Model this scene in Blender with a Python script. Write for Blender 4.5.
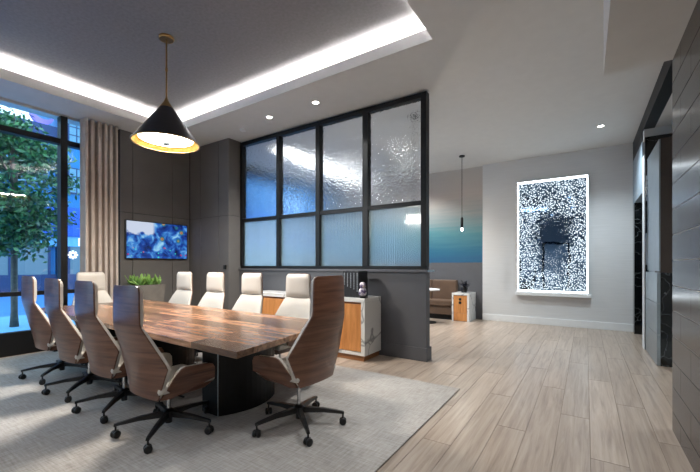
import bpy, bmesh, math, random
from mathutils import Vector, Matrix
random.seed(7)
PI = math.pi
SC = bpy.context.scene
COL = SC.collection
for o in list(bpy.data.objects):
    bpy.data.objects.remove(o)

# ---------------------------------------------------------------- camera
FPX = 359.3
YAW = math.atan2(236, FPX)
cam_d = bpy.data.cameras.new('camera')
cam_d.sensor_width = 36
cam_d.lens = FPX / 700 * 36
cam_d.shift_y = 29 / 700
cam_d.clip_start = 0.05
cam_d.clip_end = 300
cam = bpy.data.objects.new('camera', cam_d)
COL.objects.link(cam)
cam.location = (0, 0, 1.3)
cam.rotation_euler = (PI / 2, 0, YAW)
SC.camera = cam

# ---------------------------------------------------------------- world: even dusk sky
W = bpy.data.worlds.new('dusk_sky')
SC.world = W
W.use_nodes = True
wb = W.node_tree.nodes['Background']
wb.inputs[0].default_value = (0.62, 0.86, 1.0, 1)
wb.inputs[1].default_value = 1.7

# ---------------------------------------------------------------- exposure
SC.view_settings.view_transform = 'Standard'
SC.view_settings.look = 'None'
SC.view_settings.gamma = 1
SC.view_settings.use_curve_mapping = False
SC.view_settings.exposure = 1.22
# lamp strengths (used by the lamps' own builders further down)
COVE = 36.0
PEND = 50.0
DOWN = 90.0
LED = 2.4

# ---------------------------------------------------------------- material helpers
def s2l(c):
    return tuple(((v / 12.92) if v <= 0.04045 else ((v + 0.055) / 1.055) ** 2.4) for v in c)
def rgb(r, g, b):
    return s2l((r / 255, g / 255, b / 255)) + (1,)
def new_mat(name):
    m = bpy.data.materials.new(name)
    m.use_nodes = True
    return m, m.node_tree, m.node_tree.nodes['Principled BSDF']
def node(nt, t, **kw):
    n = nt.nodes.new(t)
    for k, v in kw.items():
        if k.startswith('_'):
            setattr(n, k[1:], v)
        else:
            key = int(k[1:]) if k[0] == 'i' and k[1:].isdigit() else k.replace('__', ' ')
            if hasattr(v, 'is_output'):
                nt.links.new(v, n.inputs[key])
            else:
                n.inputs[key].default_value = v
    return n
def coords(nt, scale=(1, 1, 1), kind='Object', rot=(0, 0, 0)):
    tc = nt.nodes.new('ShaderNodeTexCoord')
    return node(nt, 'ShaderNodeMapping', Vector=tc.outputs[kind], Scale=scale, Rotation=rot).outputs[0]
def ramp(nt, fac, stops):
    n = nt.nodes.new('ShaderNodeValToRGB')
    nt.links.new(fac, n.inputs[0])
    el = n.color_ramp.elements
    el[0].position, el[0].color = stops[0]
    el[1].position, el[1].color = stops[1]
    for p, c in stops[2:]:
        e = el.new(p); e.color = c
    return n.outputs[0]
def mixc(nt, fac, a, b, mode='MIX'):
    n = nt.nodes.new('ShaderNodeMix')
    n.data_type = 'RGBA'
    n.blend_type = mode
    for i, v in ((0, fac), (6, a), (7, b)):
        if hasattr(v, 'is_output'):
            nt.links.new(v, n.inputs[i])
        else:
            n.inputs[i].default_value = v
    return n.outputs[2]
def math_n(nt, op, a, b=0.0):
    n = nt.nodes.new('ShaderNodeMath'); n.operation = op
    for i, v in ((0, a), (1, b)):
        if hasattr(v, 'is_output'):
            nt.links.new(v, n.inputs[i])
        else:
            n.inputs[i].default_value = v
    return n.outputs[0]
def bump(nt, p, h, strength=0.2, dist=0.01):
    b = node(nt, 'ShaderNodeBump', Strength=strength, Distance=dist, Height=h)
    nt.links.new(b.outputs[0], p.inputs['Normal'])
def plain(name, col, rough=0.5, metal=0.0, var=0.06, scale=8, bumps=0.0, spec=0.5):
    m, nt, p = new_mat(name)
    nz = node(nt, 'ShaderNodeTexNoise', Vector=coords(nt), Scale=scale, Detail=4.0)
    lo = tuple(max(0, c * (1 - var)) for c in col[:3]) + (1,)
    hi = tuple(min(1, c * (1 + var)) for c in col[:3]) + (1,)
    nt.links.new(ramp(nt, nz.outputs[0], [(0.3, lo), (0.7, hi)]), p.inputs['Base Color'])
    p.inputs['Roughness'].default_value = rough
    p.inputs['Metallic'].default_value = metal
    p.inputs['Specular IOR Level'].default_value = spec
    if bumps:
        n2 = node(nt, 'ShaderNodeTexNoise', Vector=coords(nt), Scale=scale * 20, Detail=3.0)
        bump(nt, p, n2.outputs[0], bumps)
    return m
def emit(name, col, strength, base=0.8):
    m, nt, p = new_mat(name)
    p.inputs['Base Color'].default_value = (base, base, base, 1)
    p.inputs['Emission Color'].default_value = col
    p.inputs['Emission Strength'].default_value = strength
    return m
def wood(name, dark, mid, light, scale=(1, 12, 12), rough=0.4, rnd=0.25, fine=3.0, knots=False):
    m, nt, p = new_mat(name)
    oi = nt.nodes.new('ShaderNodeObjectInfo')
    v = coords(nt, scale)
    off = node(nt, 'ShaderNodeVectorMath', _operation='SCALE', i0=(37.0, 51.0, 23.0))
    nt.links.new(oi.outputs['Random'], off.inputs['Scale'])
    v2 = node(nt, 'ShaderNodeVectorMath', _operation='ADD', i0=v, i1=off.outputs[0]).outputs[0]
    n1 = node(nt, 'ShaderNodeTexNoise', Vector=v2, Scale=fine, Detail=8.0, Roughness=0.62, Distortion=0.6)
    c = ramp(nt, n1.outputs[0], [(0.28, dark), (0.5, mid), (0.72, light)])
    # board to board tone
    k = math_n(nt, 'MULTIPLY_ADD', oi.outputs['Random'], rnd)
    nt.nodes[-1].inputs[2].default_value = 1 - rnd / 2
    g = node(nt, 'ShaderNodeCombineColor', i0=k, i1=k, i2=k).outputs[0]
    c = mixc(nt, 1.0, c, g, 'MULTIPLY')
    if knots:
        vo = node(nt, 'ShaderNodeTexVoronoi', Vector=node(nt, 'ShaderNodeVectorMath', _operation='ADD', i0=coords(nt, (4.0, 1.6, 1)), i1=off.outputs[0]).outputs[0], Scale=1.0)
        kf = ramp(nt, vo.outputs['Distance'], [(0.02, (0.6, 0.6, 0.6, 1)), (0.10, (0, 0, 0, 1))])
        c = mixc(nt, kf, c, dark)
    nt.links.new(c, p.inputs['Base Color'])
    p.inputs['Roughness'].default_value = rough
    bump(nt, p, n1.outputs[0], 0.08, 0.004)
    return m
def marble(name, base, vein, scale=1.6, rough=0.15, width=0.02, amount=1.0, det=2.5):
    m, nt, p = new_mat(name)
    v = coords(nt)
    d = node(nt, 'ShaderNodeTexNoise', Vector=v, Scale=scale * (0.9 if det < 4 else 1.4), Detail=det)
    dv = node(nt, 'ShaderNodeVectorMath', _operation='SCALE', i0=d.outputs[1], Scale=0.9).outputs[0]
    vv = node(nt, 'ShaderNodeVectorMath', _operation='ADD', i0=v, i1=dv).outputs[0]
    vo = node(nt, 'ShaderNodeTexVoronoi', Vector=vv, Scale=scale, _feature='DISTANCE_TO_EDGE')
    a = (amount,) * 3 + (1,)
    fac = ramp(nt, vo.outputs[0], [(0.0, a), (width, (0, 0, 0, 1))])
    nt.links.new(mixc(nt, fac, base, vein), p.inputs['Base Color'])
    p.inputs['Roughness'].default_value = rough
    return m

M = {}
M['ceil'] = plain('ceiling_paint', rgb(205, 205, 202), 0.85, var=0.02)
M['recess'] = plain('grey_ceiling_paper', rgb(128, 126, 129), 0.8, var=0.10, scale=30)
M['lip'] = plain('lip_paint', rgb(205, 204, 202), 0.8, var=0.02)
M['panel'] = plain('taupe_wall_panel', rgb(101, 98, 95), 0.6, var=0.05, scale=3)
M['gap'] = plain('dark_joint', rgb(40, 39, 38), 0.8)
M['dgrey'] = plain('charcoal_wall_paint', rgb(85, 86, 90), 0.55, var=0.04)
M['black'] = plain('black_steel', rgb(11, 12, 14), 0.5, var=0.1, spec=0.35)
M['blackplastic'] = plain('black_plastic', rgb(18, 18, 19), 0.4, var=0.1)
M['white'] = plain('white_paint', rgb(222, 224, 224), 0.5, var=0.02)
M['brass'] = plain('brushed_brass', rgb(178, 142, 92), 0.28, 1.0, var=0.08)
M['chrome'] = plain('chrome', rgb(200, 200, 202), 0.12, 1.0, var=0.03)
M['steel'] = plain('brushed_steel_panel', rgb(160, 172, 180), 0.32, 0.9, var=0.06)
M['leather'] = plain('cream_leather', rgb(198, 193, 184), 0.5, var=0.03, scale=6, bumps=0.05)
M['brownleather'] = plain('brown_leather', rgb(92, 72, 57), 0.45, var=0.1, scale=5)
M['walnut'] = wood('walnut_shell', rgb(74, 48, 37), rgb(108, 73, 56), rgb(128, 90, 70), (1.5, 1.5, 22), 0.3, 0.2, 1.6)
M['tablewood'] = wood('walnut_table', rgb(62, 43, 34), rgb(128, 93, 69), rgb(168, 130, 100), (1.6, 12, 12), 0.26, 1.1, 1.5)
M['oak'] = wood('pale_oak_plank', rgb(130, 114, 101), rgb(160, 144, 129), rgb(175, 161, 147), (18, 0.9, 18), 0.3, 0.16, 1.6, True)
M['orangewood'] = wood('amber_oak_door', rgb(176, 112, 58), rgb(206, 140, 80), rgb(222, 158, 96), (14, 14, 1.2), 0.4, 0.06, 2.0)
M['plinth'] = wood('brown_plinth', rgb(120, 78, 44), rgb(150, 100, 60), rgb(165, 115, 72), (1, 14, 14), 0.45, 0.05)
M['marble'] = marble('white_marble', rgb(225, 225, 222), rgb(112, 114, 118), 1.7, 0.18, 0.03, 0.75)
M['blackmarble'] = marble('black_marble', rgb(14, 16, 18), rgb(150, 155, 158), 2.2, 0.1, 0.010, 0.55, 6.0)
M['concrete'] = plain('grey_planter', rgb(112, 107, 100), 0.7, var=0.12, scale=12)
M['grout'] = plain('light_grout', rgb(205, 202, 198), 0.7)
M['cord'] = plain('black_cord', rgb(20, 20, 20), 0.6)
M['lobbyfloor'] = plain('lobby_stone', rgb(215, 218, 216), 0.3, var=0.03)
M['brownwall'] = plain('dark_brown_wall', rgb(58, 48, 42), 0.5, var=0.08)
M['bluepanel'] = plain('blue_grey_panel', rgb(138, 152, 162), 0.45, var=0.04)
M['bookblack'] = plain('black_book_cloth', rgb(28, 30, 34), 0.5, var=0.1)
M['bookgrey'] = plain('book_lettering', rgb(150, 155, 160), 0.5)
M['downlight'] = emit('downlight_lens', (1, 0.97, 0.92, 1), 12)
M['ledcove'] = emit('cove_led', (1.0, 0.97, 0.93, 1), COVE)
M['ledart'] = emit('art_led', (0.86, 0.95, 1.0, 1), LED)
M['lampglow'] = emit('lamp_diffuser', (1.0, 0.95, 0.85, 1), 7)
M['slotlight'] = emit('slot_light', (1.0, 0.98, 0.94, 1), 2)
M['knob'] = plain('grey_finial', rgb(38, 42, 44), 0.5, var=0.05, spec=0.1)
M['goldleaf'] = plain('gold_leaf', rgb(226, 178, 92), 0.4, 0.7, var=0.2, scale=25)
M['curtain'] = plain('taupe_curtain', rgb(205, 192, 180), 0.9, var=0.06)
M['lampblack'] = plain('lamp_shade_black', rgb(44, 44, 47), 0.38, var=0.08)

def grass_cloth():
    m, nt, p = new_mat('grey_grasscloth')
    nz = node(nt, 'ShaderNodeTexNoise', Vector=coords(nt, (1.5, 1.5, 60)), Scale=1.5, Detail=4.0)
    nt.links.new(ramp(nt, nz.outputs[0], [(0.3, rgb(201, 202, 202)), (0.7, rgb(209, 210, 210))]), p.inputs['Base Color'])
    p.inputs['Roughness'].default_value = 0.8
    return m
M['grasscloth'] = grass_cloth()

def ombre():
    m, nt, p = new_mat('ombre_mural')
    tc = nt.nodes.new('ShaderNodeTexCoord')
    sp = node(nt, 'ShaderNodeSeparateXYZ', Vector=tc.outputs['Object'])
    nz = node(nt, 'ShaderNodeTexNoise', Vector=coords(nt, (1, 1, 14)), Scale=1.4, Detail=5.0)
    h = math_n(nt, 'ADD', sp.outputs[2], math_n(nt, 'MULTIPLY', math_n(nt, 'SUBTRACT', nz.outputs[0], 0.5), 0.35))
    f = math_n(nt, 'DIVIDE', math_n(nt, 'SUBTRACT', h, 1.3), 2.37)
    c = ramp(nt, f, [(0.0, rgb(28, 80, 118)), (0.14, rgb(28, 94, 122)), (0.34, rgb(74, 126, 134)), (0.52, rgb(138, 147, 146)), (0.72, rgb(178, 168, 160)), (1.0, rgb(186, 182, 176))])
    nt.links.new(c, p.inputs['Base Color'])
    p.inputs['Roughness'].default_value = 0.7
    return m
M['mural'] = ombre()

def tile_mat():
    m, nt, p = new_mat('dark_streaked_tile')
    oi = nt.nodes.new('ShaderNodeObjectInfo')
    v = coords(nt, (1, 40, 1.2))
    n1 = node(nt, 'ShaderNodeTexNoise', Vector=v, Scale=1.2, Detail=5.0)
    c = ramp(nt, n1.outputs[0], [(0.3, rgb(34, 27, 24)), (0.55, rgb(54, 45, 41)), (0.75, rgb(82, 70, 64))])
    k = math_n(nt, 'MULTIPLY_ADD', oi.outputs['Random'], 0.3); nt.nodes[-1].inputs[2].default_value = 0.85
    c = mixc(nt, 1.0, c, node(nt, 'ShaderNodeCombineColor', i0=k, i1=k, i2=k).outputs[0], 'MULTIPLY')
    nt.links.new(c, p.inputs['Base Color'])
    p.inputs['Roughness'].default_value = 0.2
    p.inputs['Specular IOR Level'].default_value = 0.28
    return m
M['tile'] = tile_mat()

def rug_mat():
    m, nt, p = new_mat('distressed_rug')
    a = node(nt, 'ShaderNodeTexNoise', Vector=coords(nt), Scale=0.9, Detail=3.0)
    b = node(nt, 'ShaderNodeTexNoise', Vector=coords(nt, (70, 6, 1)), Scale=1.0, Detail=5.0, Roughness=0.7)
    b2 = node(nt, 'ShaderNodeTexNoise', Vector=coords(nt, (6, 70, 1)), Scale=1.0, Detail=5.0, Roughness=0.7)
    c1 = ramp(nt, a.outputs[0], [(0.35, rgb(148, 140, 131)), (0.6, rgb(166, 163, 159))])
    s = math_n(nt, 'ADD', math_n(nt, 'MULTIPLY', b.outputs[0], 0.5), math_n(nt, 'MULTIPLY', b2.outputs[0], 0.5))
    c2 = ramp(nt, s, [(0.36, rgb(122, 116, 109)), (0.62, rgb(196, 192, 187))])
    nt.links.new(mixc(nt, 0.5, c1, c2), p.inputs['Base Color'])
    p.inputs['Roughness'].default_value = 0.95
    p.inputs['Specular IOR Level'].default_value = 0.1
    bump(nt, p, s, 0.3, 0.01)
    return m
M['rug'] = rug_mat()

def glass_thin(name, tint=(1, 1, 1, 1), refl=1.0):
    m = bpy.data.materials.new(name); m.use_nodes = True
    nt = m.node_tree; nt.nodes.clear()
    out = nt.nodes.new('ShaderNodeOutputMaterial')
    tr = node(nt, 'ShaderNodeBsdfTransparent', Color=tint)
    gl = node(nt, 'ShaderNodeBsdfGlossy', Roughness=0.0)
    fr = node(nt, 'ShaderNodeFresnel', IOR=1.5)
    mx = nt.nodes.new('ShaderNodeMixShader')
    ge = nt.nodes.new('ShaderNodeNewGeometry')
    front = math_n(nt, 'SUBTRACT', 1.0, ge.outputs['Backfacing'])
    nt.links.new(math_n(nt, 'MULTIPLY', math_n(nt, 'MULTIPLY', fr.outputs[0], refl), front), mx.inputs[0])
    nt.links.new(tr.outputs[0], mx.inputs[1]); nt.links.new(gl.outputs[0], mx.inputs[2])
    nt.links.new(mx.outputs[0], out.inputs[0])
    return m
M['glass'] = glass_thin('window_glass', (0.86, 0.93, 1.0, 1), 1.6)

def glass_tex(name, reeded):
    m, nt, p = new_mat(name)
    p.inputs['Base Color'].default_value = (0.93, 0.97, 1.0, 1)
    p.inputs['Transmission Weight'].default_value = 1.0
    p.inputs['IOR'].default_value = 1.45
    if reeded:
        p.inputs['Roughness'].default_value = 0.16
        w = node(nt, 'ShaderNodeTexWave', Vector=coords(nt), Scale=11.0, _bands_direction='X', _wave_profile='SIN')
        bump(nt, p, w.outputs[0], 0.5, 0.012)
        tl = node(nt, 'ShaderNodeBsdfTranslucent', Color=(0.55, 0.80, 0.90, 1))
        df = node(nt, 'ShaderNodeBsdfDiffuse', Color=(0.45, 0.62, 0.70, 1))
        m1 = nt.nodes.new('ShaderNodeMixShader'); m1.inputs[0].default_value = 0.35
        nt.links.new(tl.outputs[0], m1.inputs[1]); nt.links.new(df.outputs[0], m1.inputs[2])
        m2 = nt.nodes.new('ShaderNodeMixShader'); m2.inputs[0].default_value = 0.16
        nt.links.new(p.outputs[0], m2.inputs[1]); nt.links.new(m1.outputs[0], m2.inputs[2])
        nt.links.new(m2.outputs[0], nt.nodes['Material Output'].inputs[0])
    else:
        p.inputs['Roughness'].default_value = 0.02
        n1 = node(nt, 'ShaderNodeTexNoise', Vector=coords(nt, (1.0, 1.0, 0.8)), Scale=40.0, Detail=1.5)
        bump(nt, p, n1.outputs[0], 0.7, 0.010)
    return m
M['seedglass'] = glass_tex('water_textured_glass', False)
M['reedglass'] = glass_tex('reeded_frosted_glass', True)

def screen_mat():
    m, nt, p = new_mat('tv_picture')
    tc = nt.nodes.new('ShaderNodeTexCoord')
    g = tc.outputs['Generated']
    mp = node(nt, 'ShaderNodeMapping', Vector=g, Scale=(1.7, 1, 1)).outputs[0]
    nz = node(nt, 'ShaderNodeTexNoise', Vector=mp, Scale=4.0, Detail=6.0, Distortion=0.8)
    c = ramp(nt, nz.outputs[0], [(0.30, rgb(6, 14, 58)), (0.45, rgb(20, 62, 150)), (0.56, rgb(58, 128, 205)), (0.70, rgb(150, 205, 236))])
    vo = node(nt, 'ShaderNodeTexVoronoi', Vector=mp, Scale=4.6, Randomness=0.6)
    ring = ramp(nt, vo.outputs['Distance'], [(0.0, rgb(120, 30, 60)), (0.14, rgb(190, 130, 60)), (0.24, rgb(40, 120, 90)), (0.40, rgb(40, 90, 170))])
    rf = ramp(nt, vo.outputs['Distance'], [(0.30, (0.85, 0.85, 0.85, 1)), (0.42, (0, 0, 0, 1))])
    sp = node(nt, 'ShaderNodeSeparateXYZ', Vector=g)
    right = ramp(nt, sp.outputs[0], [(0.38, (0, 0, 0, 1)), (0.46, (1, 1, 1, 1))])
    up = ramp(nt, sp.outputs[1], [(0.34, (0, 0, 0, 1)), (0.4, (1, 1, 1, 1))])
    c = mixc(nt, math_n(nt, 'MULTIPLY', math_n(nt, 'MULTIPLY', rf, right), up), c, ring)
    # pale sky area in the upper left with an arched edge
    n2 = node(nt, 'ShaderNodeTexNoise', Vector=mp, Scale=5.0, Detail=2.0)
    hh = math_n(nt, 'ADD', sp.outputs[1], math_n(nt, 'MULTIPLY', math_n(nt, 'SUBTRACT', n2.outputs[0], 0.5), 0.35))
    topm = ramp(nt, hh, [(0.66, (0, 0, 0, 1)), (0.71, (1, 1, 1, 1))])
    left = ramp(nt, sp.outputs[0], [(0.40, (1, 1, 1, 1)), (0.44, (0, 0, 0, 1))])
    c = mixc(nt, math_n(nt, 'MULTIPLY', topm, left), c, rgb(196, 206, 226))
    # small red and green glints low down
    v2 = node(nt, 'ShaderNodeTexVoronoi', Vector=mp, Scale=9.0)
    lowm = ramp(nt, sp.outputs[1], [(0.30, (1, 1, 1, 1)), (0.36, (0, 0, 0, 1))])
    dots = ramp(nt, v2.outputs['Distance'], [(0.16, (1, 1, 1, 1)), (0.22, (0, 0, 0, 1))])
    dc = ramp(nt, v2.outputs['Color'], [(0.4, rgb(60, 220, 200)), (0.6, rgb(200, 40, 90))])
    c = mixc(nt, math_n(nt, 'MULTIPLY', lowm, dots), c, dc)
    p.inputs['Base Color'].default_value = (0.01, 0.01, 0.01, 1)
    p.inputs['Roughness'].default_value = 0.2
    p.inputs['Specular IOR Level'].default_value = 0.28
    nt.links.new(c, p.inputs['Emission Color'])
    p.inputs['Emission Strength'].default_value = 0.45
    return m
M['screen'] = screen_mat()

def mosaic_mat():
    # backlit mirror whose silver is etched away in small cells, dense at the rim, clear in the middle
    m, nt, p = new_mat('etched_mirror')
    tc = nt.nodes.new('ShaderNodeTexCoord'); g = tc.outputs['Generated']
    sp = node(nt, 'ShaderNodeSeparateXYZ', Vector=g)
    o = coords(nt)
    vo = node(nt, 'ShaderNodeTexVoronoi', Vector=o, Scale=34.0, Randomness=0.9)
    dx = math_n(nt, 'MULTIPLY', math_n(nt, 'SUBTRACT', sp.outputs[0], 0.52), 1.0)
    dz = math_n(nt, 'MULTIPLY', math_n(nt, 'SUBTRACT', sp.outputs[2], 0.46), 1.05)
    r = math_n(nt, 'SQRT', math_n(nt, 'ADD', math_n(nt, 'MULTIPLY', dx, dx), math_n(nt, 'MULTIPLY', dz, dz)))
    nz = node(nt, 'ShaderNodeTexNoise', Vector=o, Scale=3.0, Detail=3.0)
    r = math_n(nt, 'ADD', r, math_n(nt, 'MULTIPLY', math_n(nt, 'SUBTRACT', nz.outputs[0], 0.5), 0.38))
    size = math_n(nt, 'MULTIPLY', math_n(nt, 'SUBTRACT', r, 0.05), 1.4)
    size = math_n(nt, 'MINIMUM', size, 0.40)
    on = math_n(nt, 'LESS_THAN', vo.outputs['Distance'], size)
    p.inputs['Base Color'].default_value = rgb(92, 124, 160)
    p.inputs['Metallic'].default_value = 1.0
    p.inputs['Roughness'].default_value = 0.03
    n3 = node(nt, 'ShaderNodeTexNoise', Vector=o, Scale=2.2, Detail=2.0)
    bump(nt, p, n3.outputs[0], 0.04, 0.05)
    em = nt.nodes.new('ShaderNodeEmission')
    em.inputs[0].default_value = (0.72, 0.88, 1.0, 1); em.inputs[1].default_value = 1.0
    mx = nt.nodes.new('ShaderNodeMixShader')
    nt.links.new(math_n(nt, 'MULTIPLY', on, 0.8), mx.inputs[0])
    nt.links.new(p.outputs[0], mx.inputs[1]); nt.links.new(em.outputs[0], mx.inputs[2])
    nt.links.new(mx.outputs[0], nt.nodes['Material Output'].inputs[0])
    return m
M['mosaic'] = mosaic_mat()

# ---------------------------------------------------------------- mesh helpers
def mesh_obj(name, bm, mat, parent=None, smooth=False):
    me = bpy.data.meshes.new(name)
    bmesh.ops.recalc_face_normals(bm, faces=bm.faces)
    bm.to_mesh(me); bm.free()
    if mat: me.materials.append(M[mat] if isinstance(mat, str) else mat)
    if smooth:
        for f in me.polygons: f.use_smooth = True
    o = bpy.data.objects.new(name, me)
    COL.objects.link(o)
    if parent: o.parent = parent
    return o
def add_box(bm, x0, x1, y0, y1, z0, z1, bev=0.0, mtx=None):
    r = bmesh.ops.create_cube(bm, size=1)
    vs = r['verts']
    for v in vs:
        v.co = Vector(((x0 + x1) / 2 + v.co.x * (x1 - x0), (y0 + y1) / 2 + v.co.y * (y1 - y0), (z0 + z1) / 2 + v.co.z * (z1 - z0)))
    if bev:
        es = list({e for v in vs for e in v.link_edges})
        rb = bmesh.ops.bevel(bm, geom=es, offset=bev, segments=2, affect='EDGES', profile=0.6)
        vs = list({v for f in rb['faces'] for v in f.verts} | {v for v in vs if v.is_valid})
    if mtx:
        for v in vs: v.co = mtx @ v.co
    return vs
def box(name, x0, x1, y0, y1, z0, z1, mat, parent=None, bev=0.0):
    bm = bmesh.new(); add_box(bm, x0, x1, y0, y1, z0, z1, bev)
    return mesh_obj(name, bm, mat, parent)
def boxes(name, lst, mat, parent=None, bev=0.0):
    bm = bmesh.new()
    for b in lst: add_box(bm, *b, bev)
    return mesh_obj(name, bm, mat, parent)
def add_lathe(bm, prof, seg=24, cx=0, cy=0):
    rings = []
    for r, z in prof:
        rings.append([bm.verts.new((cx + max(r, 1e-4) * math.cos(2 * PI * i / seg), cy + max(r, 1e-4) * math.sin(2 * PI * i / seg), z)) for i in range(seg)])
    for a, b in zip(rings[:-1], rings[1:]):
        for i in range(seg):
            bm.faces.new((a[i], a[(i + 1) % seg], b[(i + 1) % seg], b[i]))
    bm.faces.new(rings[0]); bm.faces.new(rings[-1])
def lathe(name, prof, mat, parent=None, seg=24, cx=0, cy=0, smooth=True):
    bm = bmesh.new(); add_lathe(bm, prof, seg, cx, cy)
    o = mesh_obj(name, bm, mat, parent, smooth)
    if smooth: smooth_angle(o)
    return o
def smooth_angle(o, ang=40):
    me = o.data
    for f in me.polygons: f.use_smooth = True
    bm = bmesh.new(); bm.from_mesh(me)
    for e in bm.edges:
        if len(e.link_faces) == 2 and e.calc_face_angle(0) > math.radians(ang): e.smooth = False
    bm.to_mesh(me); bm.free()
def prism(name, pts, z0, z1, mat, parent=None, bev=0.0):
    bm = bmesh.new()
    a = [bm.verts.new((x, y, z0)) for x, y in pts]
    b = [bm.verts.new((x, y, z1)) for x, y in pts]
    bm.faces.new(a); bm.faces.new(b)
    for i in range(len(pts)):
        j = (i + 1) % len(pts)
        bm.faces.new((a[i], a[j], b[j], b[i]))
    return mesh_obj(name, bm, mat, parent)
def slab(name, back, front, mat, parent=None):
    """closed solid between two equal grids of points (rows x cols)"""
    bm = bmesh.new()
    A = [[bm.verts.new(p) for p in r] for r in back]
    B = [[bm.verts.new(p) for p in r] for r in front]
    R, Cc = len(A), len(A[0])
    for i in range(R - 1):
        for j in range(Cc - 1):
            bm.faces.new((A[i][j], A[i][j + 1], A[i + 1][j + 1], A[i + 1][j]))
            bm.faces.new((B[i][j], B[i + 1][j], B[i + 1][j + 1], B[i][j + 1]))
    for i in range(R - 1):
        bm.faces.new((A[i][0], A[i + 1][0], B[i + 1][0], B[i][0]))
        bm.faces.new((A[i][-1], B[i][-1], B[i + 1][-1], A[i + 1][-1]))
    for j in range(Cc - 1):
        bm.faces.new((A[0][j], B[0][j], B[0][j + 1], A[0][j + 1]))
        bm.faces.new((A[-1][j], A[-1][j + 1], B[-1][j + 1], B[-1][j]))
    o = mesh_obj(name, bm, mat, parent, True)
    smooth_angle(o, 50)
    return o
def tag(o, label, cat, group=None, kind=None):
    o['label'] = label; o['category'] = cat
    if group: o['group'] = group
    if kind: o['kind'] = kind
    return o
def thing(name, label, cat, loc=(0, 0, 0), rz=0, group=None, kind=None):
    o = bpy.data.objects.new(name, None)
    o.empty_display_size = 0.1
    COL.objects.link(o); o.location = loc; o.rotation_euler = (0, 0, rz)
    return tag(o, label, cat, group, kind)
def copy_tree(o, parent=None):
    c = o.copy(); COL.objects.link(c)
    if parent: c.parent = parent
    for ch in list(o.children): copy_tree(ch, c)
    return c
def S(o, label, cat):
    return tag(o, label, cat, kind='structure')

# ================================================================ THE ROOM
ZC = 3.67          # ceiling
XW = -6.92         # window wall
XT = -6.78         # television wall face
YA = 4.35          # panelled return wall face
YP = 4.60          # partition plane (front face)
YF = 8.85          # far wall
XR = 0.56          # tiled wall face

# floor: slab, planks as parts
M['subfloor'] = plain('plank_joint', rgb(128, 112, 98), 0.7)
floor = S(boxes('floor', [(-7.2, 4.2, -3.2, 9.4, -0.12, -0.004)], 'subfloor'), 'pale oak plank floor running down the corridor', 'floor')
PW = 0.21
plank_mesh = {}
def plank(x, y0, y1, w=PW):
    L = round(y1 - y0, 2)
    key = (L, round(w, 3))
    if key not in plank_mesh:
        bm = bmesh.new()
        add_box(bm, -w / 2 + 0.0015, w / 2 - 0.0015, -L / 2 + 0.0015, L / 2 - 0.0015, -0.0038, 0.0, 0.001)
        me = bpy.data.meshes.new('plank'); bm.to_mesh(me); bm.free(); me.materials.append(M['oak'])
        plank_mesh[key] = me
    o = bpy.data.objects.new('plank', plank_mesh[key]); COL.objects.link(o)
    o.parent = floor
    o.location = (x, (y0 + y1) / 2, 0)
rows = [(-6.905 + PW / 2 + PW * i) for i in range(40)]
for i, x in enumerate(rows):
    if x - PW / 2 > 0.90: break
    if x < -6.6: ya, yb = -1.0, 4.35
    elif x < -3.3: ya, yb = 3.2, 4.6
    elif x < -1.3: ya, yb = 3.2, YF
    else: ya, yb = -1.0, YF
    L = 2.0
    y = ya - (i * 0.73) % L
    while y < yb:
        a, b = max(y, ya), min(y + L, yb)
        if b - a > 0.12: plank(x, a, b)
        y += L
S(box('floor_lobby', 0.905, 4.2, 3.6, 7.29, -0.0035, 0.001, 'lobbyfloor'), 'pale stone lobby floor beyond the tiled wall', 'floor')
rug = tag(box('area_rug', -6.72, -1.10, -0.6, 3.76, 0.001, 0.013, 'rug', bev=0.004), 'large distressed grey woven rug under the conference table', 'rug')

# ceiling with recess
RX0, RX1, RY0, RY1 = -6.2, -1.345, -0.9, 3.63     # recess opening
EX = 0.34                                          # cove depth behind the lip
ZL, ZU = 3.80, 3.935
ceil = S(boxes('ceiling', [(-7.2, RX0, -3.2, RY1, ZC, ZC + 0.04), (RX1, 4.2, -3.2, RY1, ZC, ZC + 0.04),
                           (-7.2, 4.2, RY1, 9.4, ZC, ZC + 0.04), (RX0, RX1, -3.2, RY0, ZC, ZC + 0.04)], 'ceil'),
         'pale grey ceiling around the lit recess', 'ceiling')
boxes('cove_lip', [(RX0 - 0.03, RX0, RY0 - 0.03, RY1 + 0.03, ZC + 0.0402, ZL), (RX1, RX1 + 0.03, RY0 - 0.03, RY1 + 0.03, ZC + 0.0402, ZL),
                   (RX0, RX1, RY1, RY1 + 0.03, ZC + 0.0402, ZL), (RX0, RX1, RY0 - 0.03, RY0, ZC + 0.0402, ZL)], 'lip', ceil)
box('recess_panel', RX0 - EX, RX1 + EX, RY0 - EX, RY1 + EX, ZU, ZU + 0.05, 'recess', ceil)
boxes('cove_wall', [(RX0 - EX - 0.04, RX0 - EX, RY0 - EX, RY1 + EX, ZC + 0.04, ZU), (RX1 + EX, RX1 + EX + 0.04, RY0 - EX, RY1 + EX, ZC + 0.04, ZU),
                    (RX0 - EX, RX1 + EX, RY1 + EX, RY1 + EX + 0.04, ZC + 0.04, ZU), (RX0 - EX, RX1 + EX, RY0 - EX - 0.04, RY0 - EX, ZC + 0.04, ZU)], 'lip', ceil)
zs = ZC + 0.045
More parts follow.
